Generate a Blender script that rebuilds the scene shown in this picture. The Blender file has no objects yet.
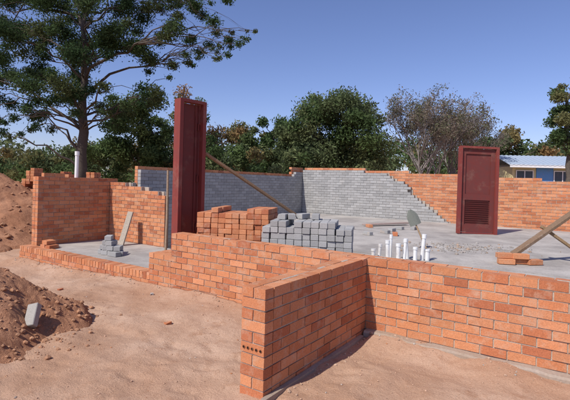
import bpy, math, random
from mathutils import Vector, Matrix, noise
import numpy as np
random.seed(7); np.random.seed(7)
R=random.random
def U(a,b): return a+(b-a)*R()
scene=bpy.context.scene

# ---- site frame: building axes are world X (right) / Y (away). viewer stands at CAM
CAM=Vector((1.929,-2.613,1.6))
def site(x,d,z=0.0):
    """lateral offset x / distance d from where the viewer stands -> world"""
    return Vector((CAM.x+x*.826-d*.563, CAM.y+x*.563+d*.826, z))

# ---------------------------------------------------------------- helpers
class MB:
    def __init__(s): s.v=[];s.f=[];s.c=[];s.m=[]
    def box(s,c,size,col=(.5,.5,.5),rot=0,j=0.0,mat=0,M=None):
        hx,hy,hz=size[0]/2,size[1]/2,size[2]/2
        n=len(s.v); cr,sr=math.cos(rot),math.sin(rot)
        for dz in(-1,1):
            for dx,dy in((-1,-1),(1,-1),(1,1),(-1,1)):
                p=Vector((dx*hx,dy*hy,dz*hz))
                if j: p+=Vector((U(-j,j),U(-j,j),U(-j,j)))
                if M is not None: p=M@p
                else: p=Vector((p.x*cr-p.y*sr,p.x*sr+p.y*cr,p.z))
                s.v.append((c[0]+p.x,c[1]+p.y,c[2]+p.z)); s.c.append(col)
        for q in((0,3,2,1),(4,5,6,7),(0,1,5,4),(1,2,6,5),(2,3,7,6),(3,0,4,7)):
            s.f.append(tuple(n+i for i in q)); s.m.append(mat)
    def bevbox(s,c,size,col,M,b=.006,mat=0):
        hx,hy,hz=size[0]/2,size[1]/2,size[2]/2
        n=len(s.v)
        rings=[(-hz,b),(-hz+b,0),(hz-b,0),(hz,b)]
        for z,i in rings:
            for x,y in((-hx+b+i,-hy+i),(hx-b-i,-hy+i),(hx-i,-hy+b+i),(hx-i,hy-b-i),(hx-b-i,hy-i),(-hx+b+i,hy-i),(-hx+i,hy-b-i),(-hx+i,-hy+b+i)):
                p=M@Vector((x,y,z)); s.v.append((c[0]+p.x,c[1]+p.y,c[2]+p.z)); s.c.append(col)
        for r in range(3):
            for k in range(8):
                a=n+r*8+k; b2=n+r*8+(k+1)%8
                s.f.append((a,b2,b2+8,a+8)); s.m.append(mat)
        s.f.append(tuple(n+7-k for k in range(8))); s.m.append(mat)
        s.f.append(tuple(n+24+k for k in range(8))); s.m.append(mat)
    def tube(s,pts,rad,seg=8,col=(.5,.5,.5),mat=0,cap=True):
        n=len(s.v); pts=[Vector(p) for p in pts]
        for i,p in enumerate(pts):
            d=(pts[min(i+1,len(pts)-1)]-pts[max(i-1,0)]).normalized()
            a=d.orthogonal().normalized() if abs(d.z)>.95 else d.cross(Vector((0,0,1))).normalized()
            b=d.cross(a)
            for k in range(seg):
                t=2*math.pi*k/seg
                q=p+(a*math.cos(t)+b*math.sin(t))*rad[i]
                s.v.append(tuple(q)); s.c.append(col)
        for i in range(len(pts)-1):
            for k in range(seg):
                a=n+i*seg+k;b2=n+i*seg+(k+1)%seg
                s.f.append((a,b2,b2+seg,a+seg)); s.m.append(mat)
        if cap:
            s.f.append(tuple(n+seg-1-k for k in range(seg))); s.m.append(mat)
            s.f.append(tuple(n+(len(pts)-1)*seg+k for k in range(seg))); s.m.append(mat)
    def obj(s,name,mats,parent=None,smooth=False):
        me=bpy.data.meshes.new(name); me.from_pydata(s.v,[],s.f)
        for m in mats: me.materials.append(m)
        if len(mats)>1: me.polygons.foreach_set('material_index',s.m)
        at=me.attributes.new('Col','FLOAT_COLOR','POINT')
        arr=np.ones((len(s.v),4),dtype=np.float32); arr[:,:3]=np.array(s.c,dtype=np.float32)
        at.data.foreach_set('color',arr.ravel())
        if smooth: me.polygons.foreach_set('use_smooth',[True]*len(s.f))
        me.update()
        o=bpy.data.objects.new(name,me); scene.collection.objects.link(o)
        if parent: o.parent=parent
        return o

def nodes(name):
    m=bpy.data.materials.new(name); m.use_nodes=True
    nt=m.node_tree; return m,nt,nt.nodes['Principled BSDF']
def N(nt,t,**k):
    n=nt.nodes.new(t)
    for a,b in k.items():
        if a in n.inputs: n.inputs[a].default_value=b
        else: setattr(n,a,b)
    return n
def mixc(nt,fac,a,b,mode='MIX'):
    m=nt.nodes.new('ShaderNodeMix'); m.data_type='RGBA'; m.blend_type=mode
    def s(sock,v):
        if hasattr(v,'links'): nt.links.new(v,sock)
        elif isinstance(v,(tuple,list)): sock.default_value=(*v[:3],1)
        else: sock.default_value=v
    s(m.inputs[0],fac); s(m.inputs[6],a); s(m.inputs[7],b)
    return m.outputs[2]
def ramp(nt,src,p0,p1):
    r=nt.nodes.new('ShaderNodeMapRange'); r.inputs[1].default_value=p0; r.inputs[2].default_value=p1
    nt.links.new(src,r.inputs[0]); return r.outputs[0]
def obnoise(nt,scale,detail=4,rough=.6):
    g=nt.nodes.new('ShaderNodeNewGeometry')
    n=N(nt,'ShaderNodeTexNoise',Scale=scale,Detail=detail,Roughness=rough)
    nt.links.new(g.outputs['Position'],n.inputs['Vector']); return n.outputs['Fac']
def bump(nt,b,h,strength,dist):
    n=N(nt,'ShaderNodeBump',Strength=strength,Distance=dist)
    nt.links.new(h,n.inputs['Height']); nt.links.new(n.outputs[0],b.inputs['Normal'])
def attrmat(name,rough=.9,dirt=(.42,.36,.30),dirt_lo=.55,dirt_hi=.8,dirtamt=.6,fine=90,bd=.004,var=.3,ds=3.2):
    m,nt,b=nodes(name)
    a=N(nt,'ShaderNodeAttribute',attribute_name='Col')
    n1=obnoise(nt,fine,3); n2=obnoise(nt,ds,5,.75)
    c=mixc(nt,ramp(nt,n1,.3,.7),(1,1,1),(1-var,)*3)
    c=mixc(nt,1.0,a.outputs['Color'],c,'MULTIPLY')
    mm=nt.nodes.new('ShaderNodeMath'); mm.operation='MULTIPLY'; mm.inputs[1].default_value=dirtamt
    nt.links.new(ramp(nt,n2,dirt_lo,dirt_hi),mm.inputs[0])
    c=mixc(nt,mm.outputs[0],c,dirt)
    nt.links.new(c,b.inputs['Base Color']); b.inputs['Roughness'].default_value=rough
    b.inputs['Specular IOR Level'].default_value=.2
    bump(nt,b,n1,.6,bd); return m
M_brick=attrmat('face_brick',dirt=(.54,.38,.27),dirt_lo=.50,dirt_hi=.74,dirtamt=.65,ds=8,var=.3)
M_mortar=attrmat('mortar',dirt=(.32,.25,.20),fine=60,dirt_lo=.45,dirt_hi=.7,ds=5)
M_cblock=attrmat('cement_brick',dirt=(.45,.42,.38),fine=120)
M_wood=attrmat('timber',dirt=(.35,.3,.25),fine=40,bd=.002)
M_stone=attrmat('stones',dirt=(.46,.32,.22))
def concrete(name,c1,c2):
    m,nt,b=nodes(name)
    n1=obnoise(nt,1.1,6,.7); n2=obnoise(nt,45,3)
    c=mixc(nt,ramp(nt,n1,.38,.62),c1,c2); c=mixc(nt,ramp(nt,n2,.3,.8),c,mixc(nt,1.0,c,(.75,.75,.75),'MULTIPLY'))
    nt.links.new(c,b.inputs['Base Color']); b.inputs['Roughness'].default_value=.9
    bump(nt,b,n2,.5,.006); return m
M_conc=concrete('concrete',(.32,.29,.26),(.50,.46,.41))
M_found=concrete('foundation_concrete',(.34,.25,.18),(.40,.33,.27))
def soil(name,ca,cb,cc,bd=.025):
    m,nt,b=nodes(name)
    n1=obnoise(nt,.75,6,.72); n2=obnoise(nt,6,6,.75); n3=obnoise(nt,85,4,.7)
    c=mixc(nt,ramp(nt,n1,.40,.60),ca,cb)
    c=mixc(nt,ramp(nt,n2,.48,.70),c,cc)
    c=mixc(nt,ramp(nt,n3,.35,.7),mixc(nt,1.0,c,(.74,.72,.70),'MULTIPLY'),c)
    nt.links.new(c,b.inputs['Base Color']); b.inputs['Roughness'].default_value=1
    b.inputs['Specular IOR Level'].default_value=.1
    mu=nt.nodes.new('ShaderNodeMath'); mu.operation='MULTIPLY_ADD'; mu.inputs[1].default_value=.3
    nt.links.new(n3,mu.inputs[0]); nt.links.new(n2,mu.inputs[2])
    bump(nt,b,mu.outputs[0],.8,bd); return m
M_ground=soil('sandy_ground',(.49,.295,.19),(.62,.425,.305),(.46,.265,.165),.032)
M_mound=soil('red_soil',(.44,.215,.12),(.52,.275,.165),(.34,.15,.08),.06)
def paint(name,col,rough=.5,var=.3,dust=.85):
    m,nt,b=nodes(name)
    n=obnoise(nt,9,5,.7); c=mixc(nt,ramp(nt,n,.4,.75),col,tuple(x*(1-var)+.04*var for x in col))
    n2=obnoise(nt,2.5,6,.7); c=mixc(nt,ramp(nt,n2,.56,dust),c,(.35,.24,.17))
    nt.links.new(c,b.inputs['Base Color']); b.inputs['Roughness'].default_value=rough
    bump(nt,b,n,.2,.004); return m
M_red=paint('red_oxide_steel',(.22,.034,.024),.7,dust=1.1)
M_redd=paint('red_oxide_steel_leaf',(.15,.026,.020),.75,dust=1.2)
M_pvc=paint('white_pvc',(.78,.78,.76),.4,var=.1)
M_leaf,nt,_b=nodes('leaves')
nt.nodes.remove(_b)
a=N(nt,'ShaderNodeAttribute',attribute_name='Col'); d1=nt.nodes.new('ShaderNodeBsdfDiffuse'); t=nt.nodes.new('ShaderNodeBsdfTranslucent'); mx=nt.nodes.new('ShaderNodeMixShader'); mx.inputs[0].default_value=.35
nt.links.new(a.outputs['Color'],d1.inputs[0]); nt.links.new(a.outputs['Color'],t.inputs[0])
nt.links.new(d1.outputs[0],mx.inputs[1]); nt.links.new(t.outputs[0],mx.inputs[2]); nt.links.new(mx.outputs[0],nt.nodes['Material Output'].inputs[0])
M_bark=attrmat('bark',fine=25,bd=.02,dirtamt=.2)

# ---------------------------------------------------------------- bricks
BL,BH,BW=.230,.085,.105
J=.011
def orange():
    base=random.choice([(.62,.25,.118),(.58,.22,.10),(.65,.28,.14),(.54,.19,.088),(.63,.265,.125),(.60,.235,.11),(.64,.27,.13),(.48,.165,.08)])
    v=U(.88,1.1); return tuple(c*v for c in base)
def grey():
    v=U(.34,.46); return (v,v*.985,v*.95)
MOR=(.50,.42,.34); MORG=(.38,.36,.33)
def leaf(mb,mm,axis,u0,u1,w,z0,top,colf,mor,width=BW,bl=BL,phase=0,u0f=None):
    c=0; ua=u0
    zmax=max(top(u0+.01),top((u0+u1)/2),top(u1-.01),*(top(u0+(u1-u0)*i/20) for i in range(1,20)))
    while z0+(c+1)*BH<=zmax+.001:
        z=z0+c*BH
        u0=ua+(u0f(c) if u0f else 0)
        u=ua-(bl/2 if (c+phase)%2 else 0)
        while u<u1-.02:
            a=max(u,u0); b=min(u+bl,u1)
            if b-a>.03 and z+BH<=top((a+b)/2)+.001:
                last=b>=u1-.001 or z+BH>top(b+.06)+.001
                bb=b if b>=u1-.001 else b-J
                L=bb-a; cu=(a+bb)/2
                ca=a+.007; cb=(b-.007) if last else b+.007
                off=U(-.002,.002)
                rec=random.choice([.013,.014,.016,.022])
                dz=U(-.0015,.0015)
                if axis=='x':
                    mb.box((cu,w+off,z+J+(BH-J)/2+dz),(L,width,BH-J-.001),colf(),j=.0014)
                    mm.box(((ca+cb)/2,w,z+(BH-.006)/2),(cb-ca,width-rec,BH-.006),mor)
                else:
                    mb.box((w+off,cu,z+J+(BH-J)/2+dz),(width,L,BH-J-.001),colf(),j=.0014)
                    mm.box((w,(ca+cb)/2,z+(BH-.006)/2),(width-rec,cb-ca,BH-.006),mor)
            u+=bl
        c+=1
def wall(name,axis,u0,u1,w0,z0,top,inner=None,top_in=None,colo=orange,mor=MOR,side=1,phase=0,u0f=None):
    root=bpy.data.objects.new(name,None); scene.collection.objects.link(root)
    mb,mm=MB(),MB()
    t=top if callable(top) else (lambda u:top)
    leaf(mb,mm,axis,u0,u1,w0+side*BW/2,z0,t,colo,mor,phase=phase,u0f=u0f)
    inn=inner or colo
    ti=top_in or t
    tgt=mb if inn is orange else MB()
    tm=mm if inn is orange else MB()
    leaf(tgt,tm,axis,u0,u1,w0+side*(BW*1.5+.010),z0,ti,inn,mor if inn is orange else MORG,phase=phase+(0 if u0f else 1),u0f=u0f)
    if tgt is not mb:
        tgt.obj('cement_bricks',[M_cblock],root); tm.obj('inner_mortar',[M_mortar],root)
    hh=(lambda u:min(t(u),ti(u)))
    mc=MB(); n=max(1,int((u1-u0)/.13))
    for i in range(n):
        e=.125 if u0f else .012
        a=u0+e+(u1-u0-e-.012)*i/n; b=u0+e+(u1-u0-e-.012)*(i+1)/n
        h=hh((a+b)/2)
        k=math.floor((h-z0)/BH+.01)*BH-.003+U(-.006,.006)
        if axis=='x': mc.box(((a+b)/2,w0+side*.11,z0+k/2),(b-a,.034,k),mor)
        else: mc.box((w0+side*.11,(a+b)/2,z0+k/2),(.034,b-a,k),mor)
    mc.obj('cavity_mortar',[M_mortar],root)
    mb.obj('bricks',[M_brick],root); mm.obj('mortar_joints',[M_mortar],root)
    return root
Z0=-.22
T8=Z0+12*BH   # .80
S=1.83
stub=wall('brick_wall','y',0.0,S-.004,0.0,Z0,T8,side=-1,u0f=lambda c:.115 if c%2==0 else 0)
mb=MB(); mm=MB()
for c in range(12):
    z=Z0+c*BH
    if c%2==0:
        mb.box((-.11+U(-.002,.002),.052,z+J+(BH-J)/2),(.222,.105,BH-J-.001),orange(),j=.002)
    mm.box((-.11,.066,z+(BH-.006)/2),(.20,.115,BH-.006),MOR)
mb.obj('end_headers',[M_brick],stub); mm.obj('end_mortar',[M_mortar],stub)
mh=MB()
def painted_hole_discs(cxs,y,z):
    for cx in cxs:
        n0=len(mh.v)
        for ring,(r,yy) in enumerate(((.0135,-.0042),(.0095,-.0050),(.0095,-.0034),)):
            for q in range(12):
                t=2*math.pi*q/12; mh.v.append((cx+r*math.cos(t),y+yy,z+r*math.sin(t))); mh.c.append((.3,.11,.05) if ring<2 else (.025,.014,.01))  # no recess: near-black disc colour stands in for shade inside each core hole
        for ring in range(2):
            for q in range(12):
                a=n0+ring*12+q;b=n0+ring*12+(q+1)%12; mh.f.append((a,b,b+12,a+12)); mh.m.append(0)
        mh.f.append(tuple(n0+24+q for q in range(12))); mh.m.append(0)
painted_hole_discs([-.190,-.150,-.110,-.070,-.030],0,Z0+6*BH+.049)
mh.obj('painted_core_holes',[M_stone],stub)
wall('brick_wall','x',-3.1,6.2,S,Z0,T8)
wall('brick_wall','x',-3.6,-3.104,S,Z0,Z0+8*BH)
wall('brick_wall','y',S+.235,3.72,-3.6,Z0,Z0+8*BH,phase=1)
lw=wall('brick_wall','x',-7.69,-3.604,S,Z0-.17,Z0-.17+5*BH)
mb=MB(); x=-7.68
while x<-3.64:
    mb.box((x+.036,S+.110,Z0-.17+5*BH+.052+.008),(.073,.222,.104),orange(),j=.003); x+=.084
mb.obj('rowlock_course',[M_brick],lw)
mm=MB(); mm.box(((-7.68-3.62)/2,S+.11,Z0-.17+5*BH+.045),(4.06,.205,.098),MOR); mm.obj('rowlock_mortar',[M_mortar],lw)
VZ=.13
def tl(u): return 1.575+ (BH*1 if u<S+.72 else 0)-(BH if u<S+.42 else 0)
wall('brick_wall','y',S+.234,3.95,-7.69,VZ-.17,tl,phase=1)
def tv(u):
    k=(u+7.4)/1.9
    return 1.52-.085*int(k*3.2)
wall('brick_wall','x',-7.452,-5.5,3.735,VZ-.17,tv,inner=grey)
def ts(u): return 1.80 if u<10.6 else 2.05
wall('brick_wall','y',3.975,11.3,-6.86,.1,lambda u:ts(u)+.09,inner=grey,top_in=ts,side=1)
def tb(u):
    z=2.14
    for e in(-4.2,-2.6,-.2,1.0):
        if u>e: z-=.085
    return z
def tbi(u):
    if u<-3.3: return tb(u)-.085
    return max(.5, tb(u)-.085-(u+3.3)*.70)
wall('brick_wall','x',-6.62,7.5,11.3,.1,tb,inner=grey,top_in=tbi,side=-1)
wall('brick_wall','y',2.07,11.06,6.2,.1,lambda u:.8,side=-1)

# ---------------------------------------------------------------- slabs
def slab(name,x0,x1,y0,y1,z,th,mat):
    mb=MB(); mb.box(((x0+x1)/2,(y0+y1)/2,z-th/2),(x1-x0,y1-y0,th)); return mb.obj(name,[mat])
SZ=.50
slab('concrete_floor_slab',-3.36,5.95,2.07,3.9,SZ,.5,M_conc)
slab('concrete_floor_slab',-6.6,5.95,3.98,11.06,SZ-.004,.5,M_conc)
slab('verandah_floor_slab',-7.45,-3.62,2.07,3.72,VZ,.3,M_conc)
def strip(name,pts_x,y0f,y1,zf):
    v=[];f=[];n=len(pts_x)
    for x in pts_x:
        z=zf(x); y0=y0f(x)
        v+=[(x,y1,z),(x,y0+.02,z-.004),(x,y0,z-.02),(x,y0-.01,-.4)]
    for i in range(n-1):
        for k in range(3):
            a=i*4+k; f.append((a,a+1,a+5,a+4))
    me=bpy.data.meshes.new(name); me.from_pydata(v,[],f); me.materials.append(M_found)
    o=bpy.data.objects.new(name,me); scene.collection.objects.link(o)
strip('concrete_foundation',[.02+i*.08 for i in range(78)],lambda x:S-.10+.04*noise.noise(Vector((x*2.5,0,0)))+.02*noise.noise(Vector((x*9,0,0))),S-.003,lambda x:.045+.02*noise.noise(Vector((x*2,5,0))))
slab('concrete_foundation',.004,.045,-.03,S-.14,.01,.5,M_found)

# ---------------------------------------------------------------- ground
def smooth(a,b,x):
    t=min(1,max(0,(x-a)/(b-a))); return t*t*(3-2*t)
def axis_coords(lo,hi,step,far):
    c=list(np.arange(lo,hi,step)); x=hi; s=step
    while x<far: c.append(x); s*=1.22; x+=s
    x=lo; s=step; pre=[]
    while x>-far:
        s*=1.22; x-=s; pre.append(x)
    return pre[::-1]+c
gx=axis_coords(-8.6,4.6,.035,900); gy=axis_coords(-1.6,1.95,.035,900)
steps=[]
for k in range(11):
    x,y=U(-6.5,3.2),U(-1.5,1.4); a=U(-.6,.6)+(math.pi if R()<.5 else 0)
    for s in range(7):
        steps.append((x+(.09 if s%2 else -.09)*math.sin(a),y+(.09 if s%2 else -.09)*math.cos(a),a+U(-.2,.2)))
        x+=.6*math.cos(a); y+=.6*math.sin(a)
grid={}
for sp in steps:
    for i in(-1,0,1):
        for j in(-1,0,1): grid.setdefault((int(sp[0]//.3)+i,int(sp[1]//.3)+j),[]).append(sp)
def gh(x,y):
    near=1-smooth(12,30,math.hypot(x-1.9,y+2.6))
    h=.05*noise.noise(Vector((x*.8,y*.8,3)))+.030*noise.noise(Vector((x*2.6,y*2.6,7)))*near+.012*noise.noise(Vector((x*9,y*9,1)))*near+.004*noise.noise(Vector((x*22,y*22,1)))*near
    if x<-2.5: h-=.13*smooth(2.5,7.5,-x)
    if y<S and x>.1: h+=.05*(1-smooth(0,.5,S-y))
    if y<S and x<-.24: h+=.03*(1-smooth(0,.3,S-y))
    for (sx,sy,a) in grid.get((int(x//.3),int(y//.3)),()):
        dx,dy=x-sx,y-sy; u=dx*math.cos(a)+dy*math.sin(a); w=-dx*math.sin(a)+dy*math.cos(a)
        q=(u/.14)**2+(w/.052)**2
        if q<1: h-=.014*(1-q**2)
        elif q<2.2: h+=.005*(1-abs(q-1.6)/.6)
    for yr in(-.15,.55):
        q=abs(y-yr-.12*math.sin(x*.7)-(.08*x))/.10
        if q<1 and x<-.4: h-=.014*(1-q*q)*(.6+.4*noise.noise(Vector((x*3,y,9))))
    if y>S+.02 and -7.6<x<6.1 and y<11.4: h-=.2
    return h
v=[];f=[]
for y in gy:
    for x in gx: v.append((x,y,gh(x,y)-.02))
nx=len(gx)
for j in range(len(gy)-1):
    for i in range(nx-1):
        a=j*nx+i; f.append((a,a+1,a+1+nx,a+nx))
me=bpy.data.meshes.new('ground'); me.from_pydata(v,[],f); me.materials.append(M_ground)
me.polygons.foreach_set('use_smooth',[True]*len(f))
g=bpy.data.objects.new('ground',me); scene.collection.objects.link(g)

def mound(name,c,rx,ry,h,seed,n=110,lump=1.0):
    def hf(x,y):
        u=(x-c[0])/rx; w=(y-c[1])/ry
        r=math.hypot(u,w)
        rr=r*(1+.25*noise.noise(Vector((u*2,w*2,seed))))
        if rr>=1: return -.12
        z=h*(1-rr**1.2)**1.1
        am=min(1,z/(h*.12+.001))
        return z+am*(lump*.09*noise.noise(Vector((x*1.5,y*1.5,seed)))+.05*noise.noise(Vector((x*4.5,y*4.5,seed)))+.030*abs(noise.noise(Vector((x*12,y*12,seed))))+.022*abs(noise.noise(Vector((x*26,y*26,seed)))))
    v=[];f=[]
    for j in range(n+1):
        for i in range(n+1):
            x=c[0]+(-1+2*i/n)*rx*1.25; y=c[1]+(-1+2*j/n)*ry*1.25
            v.append((x,y,c[2]+hf(x,y)))
    for j in range(n):
        for i in range(n):
            a=j*(n+1)+i; f.append((a,a+1,a+n+2,a+n+1))
    me=bpy.data.meshes.new(name); me.from_pydata(v,[],f); me.materials.append(M_mound)
    me.polygons.foreach_set('use_smooth',[True]*len(f))
    o=bpy.data.objects.new(name,me); scene.collection.objects.link(o)
    return hf
MC=(-3.38,-.60)
mh1=mound('soil_mound',(*MC,-.05),1.18,1.08,.70,2.0,200,.7)
mh2=mound('soil_mound',(-12.1,3.2,-.1),2.8,2.8,1.75,5.0,200)
mh3=mound('soil_mound',(-10.3,1.2,-.12),1.9,1.3,.35,9.0)

def rock(mb,c,r,col):
    n=len(mb.v)
    vs=[(0,0,1),(.9,0,.3),(.3,.85,.3),(-.75,.5,.3),(-.75,-.5,.3),(.3,-.85,.3),(.75,.5,-.4),(-.3,.85,-.4),(-.9,0,-.4),(-.3,-.85,-.4),(.75,-.5,-.4),(0,0,-1)]
    fs=[(0,1,2),(0,2,3),(0,3,4),(0,4,5),(0,5,1),(1,6,2),(2,7,3),(3,8,4),(4,9,5),(5,10,1),(2,6,7),(3,7,8),(4,8,9),(5,9,10),(1,10,6),(11,7,6),(11,8,7),(11,9,8),(11,10,9),(11,6,10)]
    a=U(0,6.3); sx,sy,sz=U(.7,1.3),U(.7,1.3),U(.5,.9); k=U(.85,1.12); col=tuple(q*k for q in col)
    for p in vs:
        q=[p[0]*sx*U(.8,1.2),p[1]*sy*U(.8,1.2),p[2]*sz*U(.8,1.2)]
        mb.v.append((c[0]+r*(q[0]*math.cos(a)-q[1]*math.sin(a)),c[1]+r*(q[0]*math.sin(a)+q[1]*math.cos(a)),c[2]+r*q[2])); mb.c.append(col)
    for t in fs: mb.f.append(tuple(n+i for i in t)); mb.m.append(0)
SOILC=(.54,.345,.235)
mb=MB()
for i in range(2600):
    x=U(-8,3.4); y=U(-2.4,S-.1)
    if x>-.3 and x<.02 and y>-.02: continue
    r=.003+.008*R()**3
    k=R(); col=SOILC if k<.85 else ((.50,.41,.34) if k<.95 else (.48,.22,.11))
    rock(mb,(x,y,gh(x,y)-.02+r*.3),r,col)
for i in range(360):
    x=U(-7.6,3.4); y=S-.03-abs(random.gauss(0,.11))
    if -.25<x<.05: continue
    r=.004+.014*R()**2; rock(mb,(x,y,gh(x,y)-.02+r*.3),r,(.50,.34,.24) if R()<.8 else (.46,.42,.37))
for i in range(120):
    x=random.choice([.06+abs(random.gauss(0,.08)),-.25-abs(random.gauss(0,.08))]); y=U(0,S-.1)
    r=.004+.013*R()**2; rock(mb,(x,y,gh(x,y)-.02+r*.3),r,(.50,.34,.24))
for i in range(600):
    a=U(0,6.28); q=random.gauss(.98,.15); x=MC[0]+1.15*q*math.cos(a); y=MC[1]+1.05*q*math.sin(a)
    r=.006+.026*R()**3; z=max(gh(x,y)-.02,mh1(x,y)-.05); rock(mb,(x,y,z+r*.3),r,(.44,.235,.135))
for i in range(500):
    x=MC[0]+U(-1,1); y=MC[1]+U(-1,1); z=mh1(x,y)-.05
    if z>gh(x,y): r=.008+.03*R()**3; rock(mb,(x,y,z+r*.2),r,(.42,.215,.12))
for i in range(900):
    x=-12.1+U(-2.6,2.6); y=3.2+U(-2.6,2.6); z=mh2(x,y)-.1
    if z>0: r=.015+.05*R()**3; rock(mb,(x,y,z+r*.2),r,(.42,.215,.12))
mb.obj('gravel',[M_stone])
mb=MB()
for i in range(5):
    x=U(-7,-1); y=U(-.6,S-.25)
    mb.box((x,y,gh(x,y)-.008),(U(.03,.07),U(.03,.05),U(.02,.035)),orange() if R()<.8 else grey(),rot=U(0,3),j=.008)
mb.obj('brick_rubble',[M_brick])

# ---------------------------------------------------------------- brick stacks
def rotM(z,y=0,x=0): return Matrix.Rotation(z,3,'Z')@Matrix.Rotation(y,3,'Y')@Matrix.Rotation(x,3,'X')
def stack(mb,cx,cy,z,yaw,cols,colf,rows=3,bw=.105,bh=.073,bl=.222):
    for i,n in enumerate(cols):
        for r in range(rows):
            for k in range(n):
                lx=(i-(len(cols)-1)/2)*(bw+.006)+U(-.005,.005); ly=r*(bl+.006)+U(-.014,.014)
                M=rotM(yaw+U(-.05,.05))
                p=rotM(yaw)@Vector((lx,ly,0))
                mb.bevbox((cx+p.x,cy+p.y,z+k*(bh+.004)+bh/2),(bw,bl,bh),colf(),M,b=.004)
mb=MB()
stack(mb,-2.42,2.44,SZ,.42,[8,8,9,8,8,8,8,9,9,9],orange)
mb.obj('clay_brick_stack',[M_brick])
mb=MB()
stack(mb,-1.18,2.52,SZ,.42,[6,7,7,6,7,7,7,7,7,6,6],grey,rows=3,bh=.078)
for i in range(4):
    p=Vector((-1.22,2.52,0))+rotM(.42)@Vector((U(-.35,.2),U(.1,.4),0))
    mb.bevbox((p.x,p.y,SZ+7*.082+.038),(.105,.222,.075),grey(),rotM(.42+U(-.5,.5)),b=.004)
mb.obj('cement_brick_stack',[M_cblock])
mb=MB()
for (dx,dy,k,a) in [(0,0,0,.1),(.15,.02,0,.2),(-.14,.03,0,0),(.28,.08,0,.5),(0,0,1,.3),(.13,.03,1,.1),(-.02,.02,2,.2),(.3,-.05,0,1.2),(.09,.03,2,.1),(-.1,.03,1,.15),(.25,.07,1,.3),(.02,.02,3,.4)]:
    mb.bevbox((-5.6+dx,2.45+dy,VZ+.045+k*.09),(.12,.24,.085),grey(),rotM(a+.4),b=.005)
mb.obj('cement_brick_pile',[M_cblock])
mb=MB()
for i in range(5):
    mb.bevbox((-7.15+.115*(i%3),2.1+.03*(i%2),VZ+.04+(i//3)*.078),(.105,.222,.073),orange(),rotM(.3+U(-.2,.2)),b=.004)
mb.obj('clay_brick_pile',[M_brick])
mb=MB()
for i in range(20):
    hh=int(20+3*math.sin(i*.9)+U(-1.5,1.5))
    for k in range(hh-5,hh):
        for r in range(2):
            q=site(-7.6+i*.125,12.9+r*.24)
            mb.bevbox((q.x,q.y,.0+k*.079+.04),(.11,.225,.075),orange(),rotM(.6+U(-.08,.08)),b=.004)
for i in range(20):
    q=site(-7.6+i*.125,13.02); mb.box((q.x,q.y,.6),(.11,.42,1.2),orange(),rot=.6)
mb.obj('clay_brick_stack',[M_brick])
q=site(-2.50,4.42); zb=mh1(q.x,q.y)-.05
mb=MB(); mb.bevbox((q.x,q.y,zb+.085),(.11,.235,.075),(.40,.37,.33),rotM(.55,0,0)@Matrix.Rotation(-.25,3,'Y')@Matrix.Rotation(.9,3,'X'),b=.006)
mb.obj('cement_brick',[M_cblock])

# ---------------------------------------------------------------- steel doors
def steel_door(name,W,H,D,loc,yaw,lean=0,panel=True,tilt=0):
    root=bpy.data.objects.new(name,None); scene.collection.objects.link(root)
    root.location=loc; root.rotation_euler=(lean,tilt,yaw)
    mb=MB()
    jw=.05
    for sx in(-1,1):
        mb.box((sx*(W/2-jw/2),-D/4,H/2),(jw,D/2,H)); mb.box((sx*(W/2-jw*.35),D/4-.0,H/2),(jw*.7,D/2-.002,H-.002))
        mb.box((sx*(W/2+.009),-D/2+.012,H/2),(.018,.024,H-.004))
    mb.box((0,-D/4,H-jw/2+.003),(W-2*jw,D/2-.004,jw)); mb.box((0,D/4,H-jw*.35),(W-jw*1.42,D/2-.006,jw*.7))
    mb.box((0,0,.02),(W-2*jw,.03,.03))
    mb.obj('frame',[M_red],root)
    ml=MB(); w=W-2*jw-.006; z0=.04; z1=H-jw-.006; yl=D/4-.03
    if panel:
        st=.10
        for sx in(-1,1): ml.box((sx*(w/2-st/2),yl,(z0+z1)/2),(st,.04,z1-z0))
        mid=z0+(z1-z0)*.42
        for z,h in((z0+.09,.18),(mid,.14),(z1-.06,.12)): ml.box((0,yl,z),(w-2*st,.038,h))
        ml.box((0,yl+.012,(z0+z1)/2),(w-2*st+.01,.008,z1-z0-.02))
        n=11; a=z0+.2; b=mid-.09
        for i in range(n):
            z=a+(b-a)*(i+.5)/n
            ml.box((0,yl-.004,z),(w-2*st-.04,.006,(b-a)/n*.95),M=Matrix.Rotation(.6,3,'X'))
    else:
        ml.box((0,yl,(z0+z1)/2),(w,.02,z1-z0))
        for u in(-.30,.30): ml.box((u*w,yl-.02,(z0+z1)/2),(.03,.02,z1-z0-.01))
        for z in(.35,1.15,2.0): ml.box((w*.42,yl-.028,z),(.03,.03,.11))
    ml.obj('door_leaf',[M_redd],root)
    return root
steel_door('steel_door',.90,2.05,.14,site(4.50,10.3,SZ),.62,lean=-.03,tilt=.02)
steel_door('steel_door_frame',.48,2.42,.19,(-3.40,2.42,.465),math.radians(90)-.13,panel=False)

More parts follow.
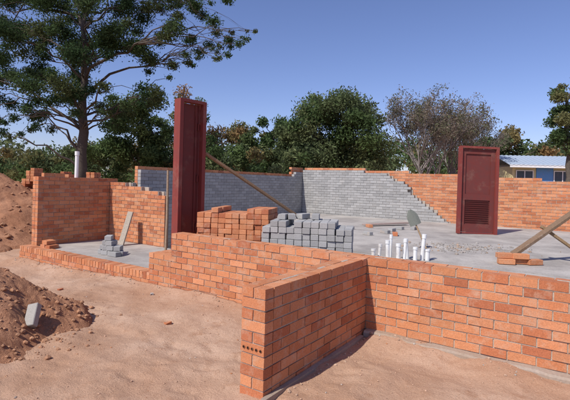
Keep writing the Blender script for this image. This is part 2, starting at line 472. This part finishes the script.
# ---------------------------------------------------------------- timber
def plank(mb,a,b,w,t,col=(.36,.25,.15)):
    a=Vector(a);b=Vector(b); d=b-a; L=d.length; q=d.to_track_quat('X','Z').to_matrix()
    mb.bevbox((a+b)/2,(L,w,t),tuple(c*U(.9,1.1) for c in col),q,b=.004)
mb=MB(); plank(mb,(-3.33,2.7,2.05),(-2.15,5.0,SZ+.02),.10,.04,(.26,.17,.10)); mb.obj('timber_brace',[M_wood])
mb=MB(); mb.tube([(-3.95,2.45,VZ),(-3.94,2.46,.9),(-3.96,2.47,1.75)],[.024,.022,.018],8,(.40,.29,.20)); mb.obj('timber_pole',[M_wood])
mb=MB(); mb.box((-6.35,3.40,.5),(.16,.03,.74),(.42,.36,.29),M=rotM(.05,.04,-.30)); mb.obj('timber_board',[M_wood])
mb=MB()
plank(mb,site(3.27,6.5,SZ+.03),site(4.80,6.85,1.46),.12,.045,(.26,.15,.09))
plank(mb,site(3.95,6.75,1.02),site(4.62,6.6,SZ+.03),.10,.04,(.30,.18,.10))
plank(mb,site(4.9,6.95,1.50),site(4.92,7.0,SZ),.07,.045,(.30,.18,.1))
mb.obj('timber_props',[M_wood])
mb=MB()
for i in range(5):
    q=site(3.22+.2*(i%3),6.35+.05*(i%2),SZ+.04+.078*(i//3)); mb.bevbox(q,(.222,.105,.073),orange(),rotM(.6+U(-.3,.3)),b=.004)
mb.obj('clay_brick_pile',[M_brick])
mb=MB()
plank(mb,site(2.1,11.5,SZ+.04),site(3.4,12.2,SZ+.06),.2,.03,(.36,.31,.25)); mb.obj('timber_board',[M_wood])

# ---------------------------------------------------------------- pipes
root=bpy.data.objects.new('plumbing_pipes',None); scene.collection.objects.link(root)
for (x,d,h,r,lx) in [(1.28,6.25,.20,.028,0),(1.38,6.35,.26,.022,.02),(1.50,6.3,.32,.028,-.01),(1.58,6.5,.38,.02,.01),(1.66,6.35,.27,.03,0),(1.76,6.4,.34,.024,.02),(1.86,6.6,.30,.03,-.03),(1.92,6.4,.22,.028,0),(2.05,6.5,.4,.028,.03),(2.13,6.5,.18,.034,0)]:
    mb=MB(); q=site(x,d,SZ-.02)
    mb.tube([q,q+Vector((lx*.5,0,h*.5)),q+Vector((lx,0,h))],[r,r,r],12)
    mb.tube([q+Vector((lx*.9,0,h*.86)),q+Vector((lx*1.0,0,h+.004))],[r*1.22]*2,12)
    mb.obj('pipe',[M_pvc],root)
mb=MB(); q=site(1.2,6.2,SZ+.03); mb.tube([q,q+Vector((.35,.12,.01))],[.026]*2,12); mb.obj('pipe_elbow',[M_pvc],root)
mb=MB(); q=Vector((-7.575,2.95,1.50)); mb.tube([q,q+Vector((.01,0,.66)),],[.04,.04],14,(.8,)*3); mb.tube([q+Vector((.01,0,.58)),q+Vector((.01,0,.67))],[.05,.05],14)
mb.obj('vent_pipe',[M_pvc])
root=bpy.data.objects.new('shovel',None); scene.collection.objects.link(root)
a=site(2.45,7.5,SZ); b=site(2.28,7.6,SZ+.42)
mb=MB(); mb.tube([a,b],[.016,.015],8,(.4,.28,.17)); mb.obj('shaft',[M_wood],root)
mb=MB(); n=5
dirv=(b-a).normalized(); sd=dirv.cross(Vector((.563,-.826,0))).normalized()
for k in range(7):
    t=k/6; w=.10*(1-.75*max(0,(t-.45)/.55)**2)
    for i in range(n):
        u=-1+2*i/(n-1); p=b+dirv*(t*.28)+sd*w*u+Vector((.563,-.826,0))*(.03*(1-u*u)); mb.v.append(tuple(p)); mb.c.append((.20,.21,.18))
for k in range(6):
    for i in range(n-1):
        q=k*n+i; mb.f.append((q,q+1,q+n+1,q+n)); mb.m.append(0)
mb.obj('blade',[M_cblock],root)
mb=MB()
for i in range(330):
    p=site(random.gauss(3.2,.5),random.gauss(7.9,.3),SZ+.003); r=.008+.032*R()**3
    rock(mb,p,r,((.36,.33,.30) if R()<.75 else (.40,.29,.21)))
mb.obj('rubble_heap',[M_stone])
mb=MB()
for i in range(9):
    p=site(U(.9,3.6),U(9.5,12),SZ+.035); mb.bevbox(p,(.22,.105,.073),grey() if R()<.6 else orange(),rotM(U(0,3)),b=.004)
mb.obj('loose_bricks',[M_brick])

# ---------------------------------------------------------------- distant building
root=bpy.data.objects.new('site_building',None); scene.collection.objects.link(root)
root.location=site(20.0,35.5,.25); root.rotation_euler=(0,0,.50)
def pm(name,col): return paint(name,col,.7,var=.12,dust=1.1)
M_y=pm('cream_wall',(.66,.56,.30)); M_b=pm('blue_wall',(.10,.26,.52)); M_w=pm('white_trim',(.75,.75,.74)); M_roof=pm('blue_grey_roof_sheet',(.36,.43,.52)); M_dk=pm('window_glass',(.05,.07,.09))
L=5.2
mb=MB(); mb.box((0,0,1.3),(L,5,3.4)); mb.obj('walls',[M_y],root)
mb=MB(); mb.box((0,-2.53,.4),(L+.04,.06,1.6)); mb.box((-.3,-2.54,2.1),(1.2,.07,1.7)); mb.box((2.3,-2.54,2.1),(.5,.07,1.7)); mb.obj('blue_panels',[M_b],root)
mb=MB()
for x in(-1.75,.95): mb.box((x,-2.56,2.1),(1.2,.06,1.1))
mb.obj('windows',[M_dk],root)
mb=MB()
for x in(-1.75,.95):
    for dx in(-.6,0,.6): mb.box((x+dx,-2.60,2.1),(.06,.03,1.2))
    for dz in(-.58,.58): mb.box((x,-2.605,2.1+dz),(1.26,.03,.06))
mb.box((0,-3.20,3.0),(L+.9,.05,.22)); mb.obj('window_frames',[M_w],root)
mb=MB(); n=36; LR=L+.9
for i in range(n):
    x=-LR/2+LR*(i+.5)/n
    for sg in(-1,1):
        mb.box((x,sg*1.6,3.5+(.03 if i%2 else 0)),(LR/n,3.4,.04),M=Matrix.Rotation(-sg*.27,3,'X'))
mb.obj('roof',[M_roof],root)

# ---------------------------------------------------------------- trees
def leaves(centers,n,size,cols,flat=.6,p=.45):
    cs=np.array(centers); w=cs[:,3]**2; w/=w.sum()
    idx=np.random.choice(len(cs),n,p=w)
    d=np.random.normal(size=(n,3)); d/=np.linalg.norm(d,axis=1)[:,None]
    rr=np.random.rand(n)**p
    P=cs[idx,:3]+d*(rr*cs[idx,3])[:,None]*np.array([1,1,flat])
    P+=np.random.normal(size=(n,3))*.18*cs[idx,3][:,None]
    a=np.random.normal(size=(n,3)); a/=np.linalg.norm(a,axis=1)[:,None]
    b=np.cross(a,np.random.normal(size=(n,3))); b/=np.linalg.norm(b,axis=1)[:,None]
    s=size*(.6+.8*np.random.rand(n))[:,None]
    q=np.stack([P-a*s*1.3,P-b*s*.5,P+a*s*1.3,P+b*s*.5],1).reshape(-1,3)
    tone=np.random.rand(len(cs))
    cols=np.array(cols)
    ci=cols[np.minimum((tone[idx]*len(cols)).astype(int),len(cols)-1)]
    c=ci*(.7+.7*np.random.rand(n))[:,None]
    return q,np.repeat(c,4,axis=0)
def leaf_obj(name,q,c,parent):
    me=bpy.data.meshes.new(name); n=len(q)//4
    me.vertices.add(len(q)); me.vertices.foreach_set('co',q.astype(np.float32).ravel())
    me.loops.add(4*n); me.loops.foreach_set('vertex_index',np.arange(4*n,dtype=np.int32))
    me.polygons.add(n); me.polygons.foreach_set('loop_start',np.arange(0,4*n,4,dtype=np.int32))
    me.polygons.foreach_set('loop_total',np.full(n,4,dtype=np.int32))
    at=me.attributes.new('Col','FLOAT_COLOR','POINT')
    arr=np.ones((len(q),4),dtype=np.float32); arr[:,:3]=c; at.data.foreach_set('color',arr.ravel())
    me.update(calc_edges=True); me.validate(); me.materials.append(M_leaf)
    o=bpy.data.objects.new(name,me); scene.collection.objects.link(o); o.parent=parent
def bent(a,b,n=6,w=.12,sag=0):
    a=Vector(a);b=Vector(b);L=(b-a).length; pts=[]
    for i in range(n+1):
        t=i/n; p=a.lerp(b,t)
        if 0<i<n: p+=Vector((U(-1,1),U(-1,1),U(-.6,.8)))*w*L*.25
        p.z+=sag*math.sin(math.pi*t)*L
        pts.append(p)
    return pts
def tree(name,base,trunk_top,tr,clumps,n,size,cols,flat=.6,barkc=(.10,.08,.065),twigs=2,fine=False,p=.45):
    root=bpy.data.objects.new(name,None); scene.collection.objects.link(root)
    mb=MB(); base=Vector(base); tt=Vector(trunk_top)
    K=12
    tp=bent(base-Vector((0,0,.3)),tt,K,.05); tp[1].xy=tp[0].xy
    mb.tube(tp,[tr*(1.35 if i==0 else 1-.72*i/K) for i in range(K+1)],10,barkc)
    H=tt.z-base.z
    done=[]
    for (x,y,z,r) in clumps:
        c=Vector((x,y,z))
        hd=math.hypot(c.x-base.x,c.y-base.y)
        sz=min(tt.z,max(base.z+H*.25,c.z-hd*U(.25,.6)))
        k=max(3,min(K,int(round((sz-base.z)/H*K))))
        st=tp[k]
        best=None;bd=(c-st).length
        for q in done:
            dd=(c-q[0]).length
            if dd<bd*.55 and q[1]>.02: bd=dd;best=q
        if best: st=best[0]; r0=min(best[1]*.8,.012+.012*bd)
        else: r0=min(tr*.42,.02+(.013 if fine else .018)*bd)
        pts=bent(st,c,6,.28,.07)
        rr=[r0*(1-.8*i/6) for i in range(7)]
        mb.tube(pts,rr,5,barkc,cap=False)
        for i in(2,3,4): done.append((pts[i],rr[i]))
        for t in range(twigs):
            e=c+Vector((U(-1,1),U(-1,1),U(-.5,.6)))*r*1.0
            mb.tube(bent(pts[random.choice([4,5])],e,3,.3),[r0*.3,r0*.2,r0*.14,r0*.06],4,barkc,cap=False)
    mb.obj('trunk_and_limbs',[M_bark],root,smooth=True)
    if n:
        q,c=leaves(clumps,n,size,cols,flat,p); leaf_obj('foliage',q,c,root)
    return root
GREEN=[(.075,.115,.045),(.10,.145,.055),(.085,.13,.055),(.12,.16,.065)]
DARK=[(.042,.072,.032),(.058,.092,.038),(.072,.108,.046),(.08,.10,.042)]
OLIVE=[(.11,.14,.065),(.14,.165,.075),(.095,.13,.065)]
AUT=[(.26,.17,.08),(.20,.16,.07),(.16,.16,.07),(.30,.18,.09)]
D=20.0
def T(px,py,d):
    X=(px-285)+(py-200)*.026; Y=(py-200)-(px-285)*.026
    return site(X/440*d,d,1.6-(Y+18)/440*d)
cl=[]
spec=[(20,15,30),(60,10,34),(105,18,30),(145,12,26),(25,50,28),(60,55,30),(100,58,30),(20,85,26),(55,90,26),(95,85,28),(128,98,24),
 (150,40,24),(180,30,20),(205,12,18),(205,42,16),(232,40,12),(250,36,8),(222,52,10),(185,58,14),(160,68,16),(120,118,18),(30,108,22),(5,60,26),(-25,40,30),(-30,80,26),(80,-20,40),(130,-15,36),(30,-25,40),(180,-8,24),(215,-2,14),(0,110,20),(90,112,18),(45,122,16),(-10,10,30),(148,100,16),(168,12,22),(75,70,30),(40,30,30),(80,35,30),(125,50,26),(10,128,14)]
for (px,py,r) in spec:
    for k in range(5):
        rr=r*U(.24,.55)
        p=T(px+U(-r,r)*1.0,py+U(-r,r)*.65,D+U(-2.6,2.6)); cl.append((p.x,p.y,p.z,rr/440*D))
b=T(80,188,D); b.z=-.1; tt=T(86,12,D)
cl.sort(key=lambda c:math.hypot(c[0]-b.x,c[1]-b.y)+.3*U(0,1))
tree('acacia_tree',b,tt,.30,cl,120000,.046,DARK,flat=.65,twigs=2,fine=True,p=.7)
def simple(name,px,top,wid,d,n,size,cols,bot=150,nc=22,flat=.8,tr=.18,barkc=(.12,.10,.08)):
    cl=[]
    for i in range(nc):
        t=R()**.8; py=top+(bot-top)*t
        half=wid/2*(math.sin(math.pi*min(1,(.16+.62*t)))**.7)
        r=wid*U(.07,.17)
        x=U(-1,1)*max(0,half-r*.6)
        dep=U(-1,1)*max(.3,half-r*.6)/440*d
        p=T(px+x,py+r*.5,d+dep); cl.append((p.x,p.y,p.z,r/440*d))
    b=T(px,188,d); b.z=-.1; tt=T(px+U(-4,4),top+(bot-top)*.4,d)
    tree(name,b,tt,tr,cl,n,size,cols,flat,barkc,p=.6)
simple('broadleaf_tree',340,88,108,30,44000,.085,OLIVE+GREEN[:2],bot=165,nc=66)
simple('broadleaf_tree',302,118,64,31,15000,.09,OLIVE,bot=165,nc=28)
simple('broadleaf_tree',140,90,78,27,18000,.08,GREEN,bot=160,nc=34)
simple('broadleaf_tree',192,84,60,34,6500,.08,AUT+GREEN,bot=150,nc=30)
simple('broadleaf_tree',225,122,70,38,9000,.11,AUT,bot=165,nc=24)
simple('broadleaf_tree',268,116,64,36,13000,.11,OLIVE+GREEN+AUT[2:3],bot=165,nc=28)
simple('broadleaf_tree',570,66,46,20,13000,.055,AUT[2:3]+GREEN,bot=148,nc=44)
simple('broadleaf_tree',522,128,62,50,9000,.16,OLIVE+AUT[:2],bot=165,nc=24)
simple('broadleaf_tree',488,134,44,46,8000,.15,GREEN,bot=165,nc=22)
def bare(name,px,d,top,leafn,col):
    root=bpy.data.objects.new(name,None); scene.collection.objects.link(root)
    mb=MB(); tips=[]
    for k in range(5):
        b=T(px+U(-10,10),188,d); b.z=-.1
        def grow(p,dirv,L,r,lev):
            e=p+dirv*L; pts=bent(p,e,3,.25); mb.tube(pts,[r,r*.85,r*.7,r*.55],4 if lev else 6,col,cap=False)
            if lev>=5: tips.append(e); return
            for i in range(3):
                nd=(dirv+Vector((U(-1,1),U(-1,1),U(-.35,.6)))*.6).normalized()
                grow(pts[random.choice([2,3,3])],nd,L*U(.60,.84),r*.58,lev+1)
        grow(b,Vector((U(-.25,.25),U(-.25,.25),1)).normalized(),(1.6+(188-top)/440*d)*.285,.11,0)
    mb.obj('branches',[M_bark],root)
    cs=[(t.x,t.y,t.z,.35) for t in tips]
    q,c=leaves(cs,leafn,.06,[(.19,.16,.12),(.22,.18,.14),(.13,.14,.08)],1); leaf_obj('sparse_foliage',q,c,root)
bare('bare_tree',424,31,80,15000,(.25,.22,.205))
bare('bare_tree',452,34,100,11000,(.25,.22,.205))
root=bpy.data.objects.new('distant_tree_belt',None); scene.collection.objects.link(root)
cl=[]
px=-120
while px<720:
    d=U(48,75); topy=U(138,160)
    for k in range(5):
        r=U(6,13); p=T(px+U(-10,10),U(topy+r*.5,182),d+U(-3,3)); cl.append((p.x,p.y,max(p.z,.3),r/440*d))
    px+=7
q,c=leaves(cl,60000,.24,OLIVE+GREEN+AUT[1:2],.8); leaf_obj('foliage_mass',q,c,root)
root=bpy.data.objects.new('shrub_belt',None); scene.collection.objects.link(root)
cl=[]; px=-60
while px<330:
    for k in range(3):
        r=U(6,12); p=T(px+U(-6,6),U(150,178),U(26,33)); cl.append((p.x,p.y,max(p.z,.3),r/440*29))
    px+=9
q,c=leaves(cl,34000,.10,GREEN+OLIVE+AUT[1:3],.8); leaf_obj('foliage_mass',q,c,root)

# ---------------------------------------------------------------- light
el=math.radians(48); sdir=Vector((-.20,-1,0)).normalized()
to_sun=Vector((sdir.x*math.cos(el),sdir.y*math.cos(el),math.sin(el)))
sun=bpy.data.lights.new('sun','SUN'); sun.energy=4.7; sun.angle=math.radians(.5); sun.color=(1,.95,.88)
so=bpy.data.objects.new('sun',sun); scene.collection.objects.link(so)
so.rotation_euler=to_sun.to_track_quat('Z','Y').to_euler()
w=bpy.data.worlds.new('World'); scene.world=w; w.use_nodes=True
nt=w.node_tree; bg=nt.nodes['Background']
sky=nt.nodes.new('ShaderNodeTexSky'); sky.sky_type='NISHITA'; sky.sun_disc=False
sky.sun_elevation=el; sky.sun_rotation=math.atan2(to_sun.x,to_sun.y)
sky.air_density=1.05; sky.dust_density=1.1; sky.ozone_density=3.2; sky.altitude=900
c=mixc(nt,1.0,sky.outputs[0],(1.05,.96,1.18),'MULTIPLY')
nt.links.new(c,bg.inputs[0]); bg.inputs[1].default_value=.118
# ---------------------------------------------------------------- camera
cam=bpy.data.cameras.new('camera'); cam.sensor_width=36; cam.lens=440/570*36
cam.clip_end=3000; cam.clip_start=.05; cam.shift_y=-18/570
co=bpy.data.objects.new('camera',cam); scene.collection.objects.link(co)
fw=Vector((-.563,.826,0)).normalized()
q=fw.to_track_quat('-Z','Y').to_matrix()
co.matrix_world=Matrix.Translation(CAM)@(q@Matrix.Rotation(math.radians(1.5),3,'Z')).to_4x4()
scene.camera=co
scene.view_settings.view_transform='Standard'; scene.view_settings.look='None'; scene.view_settings.exposure=0
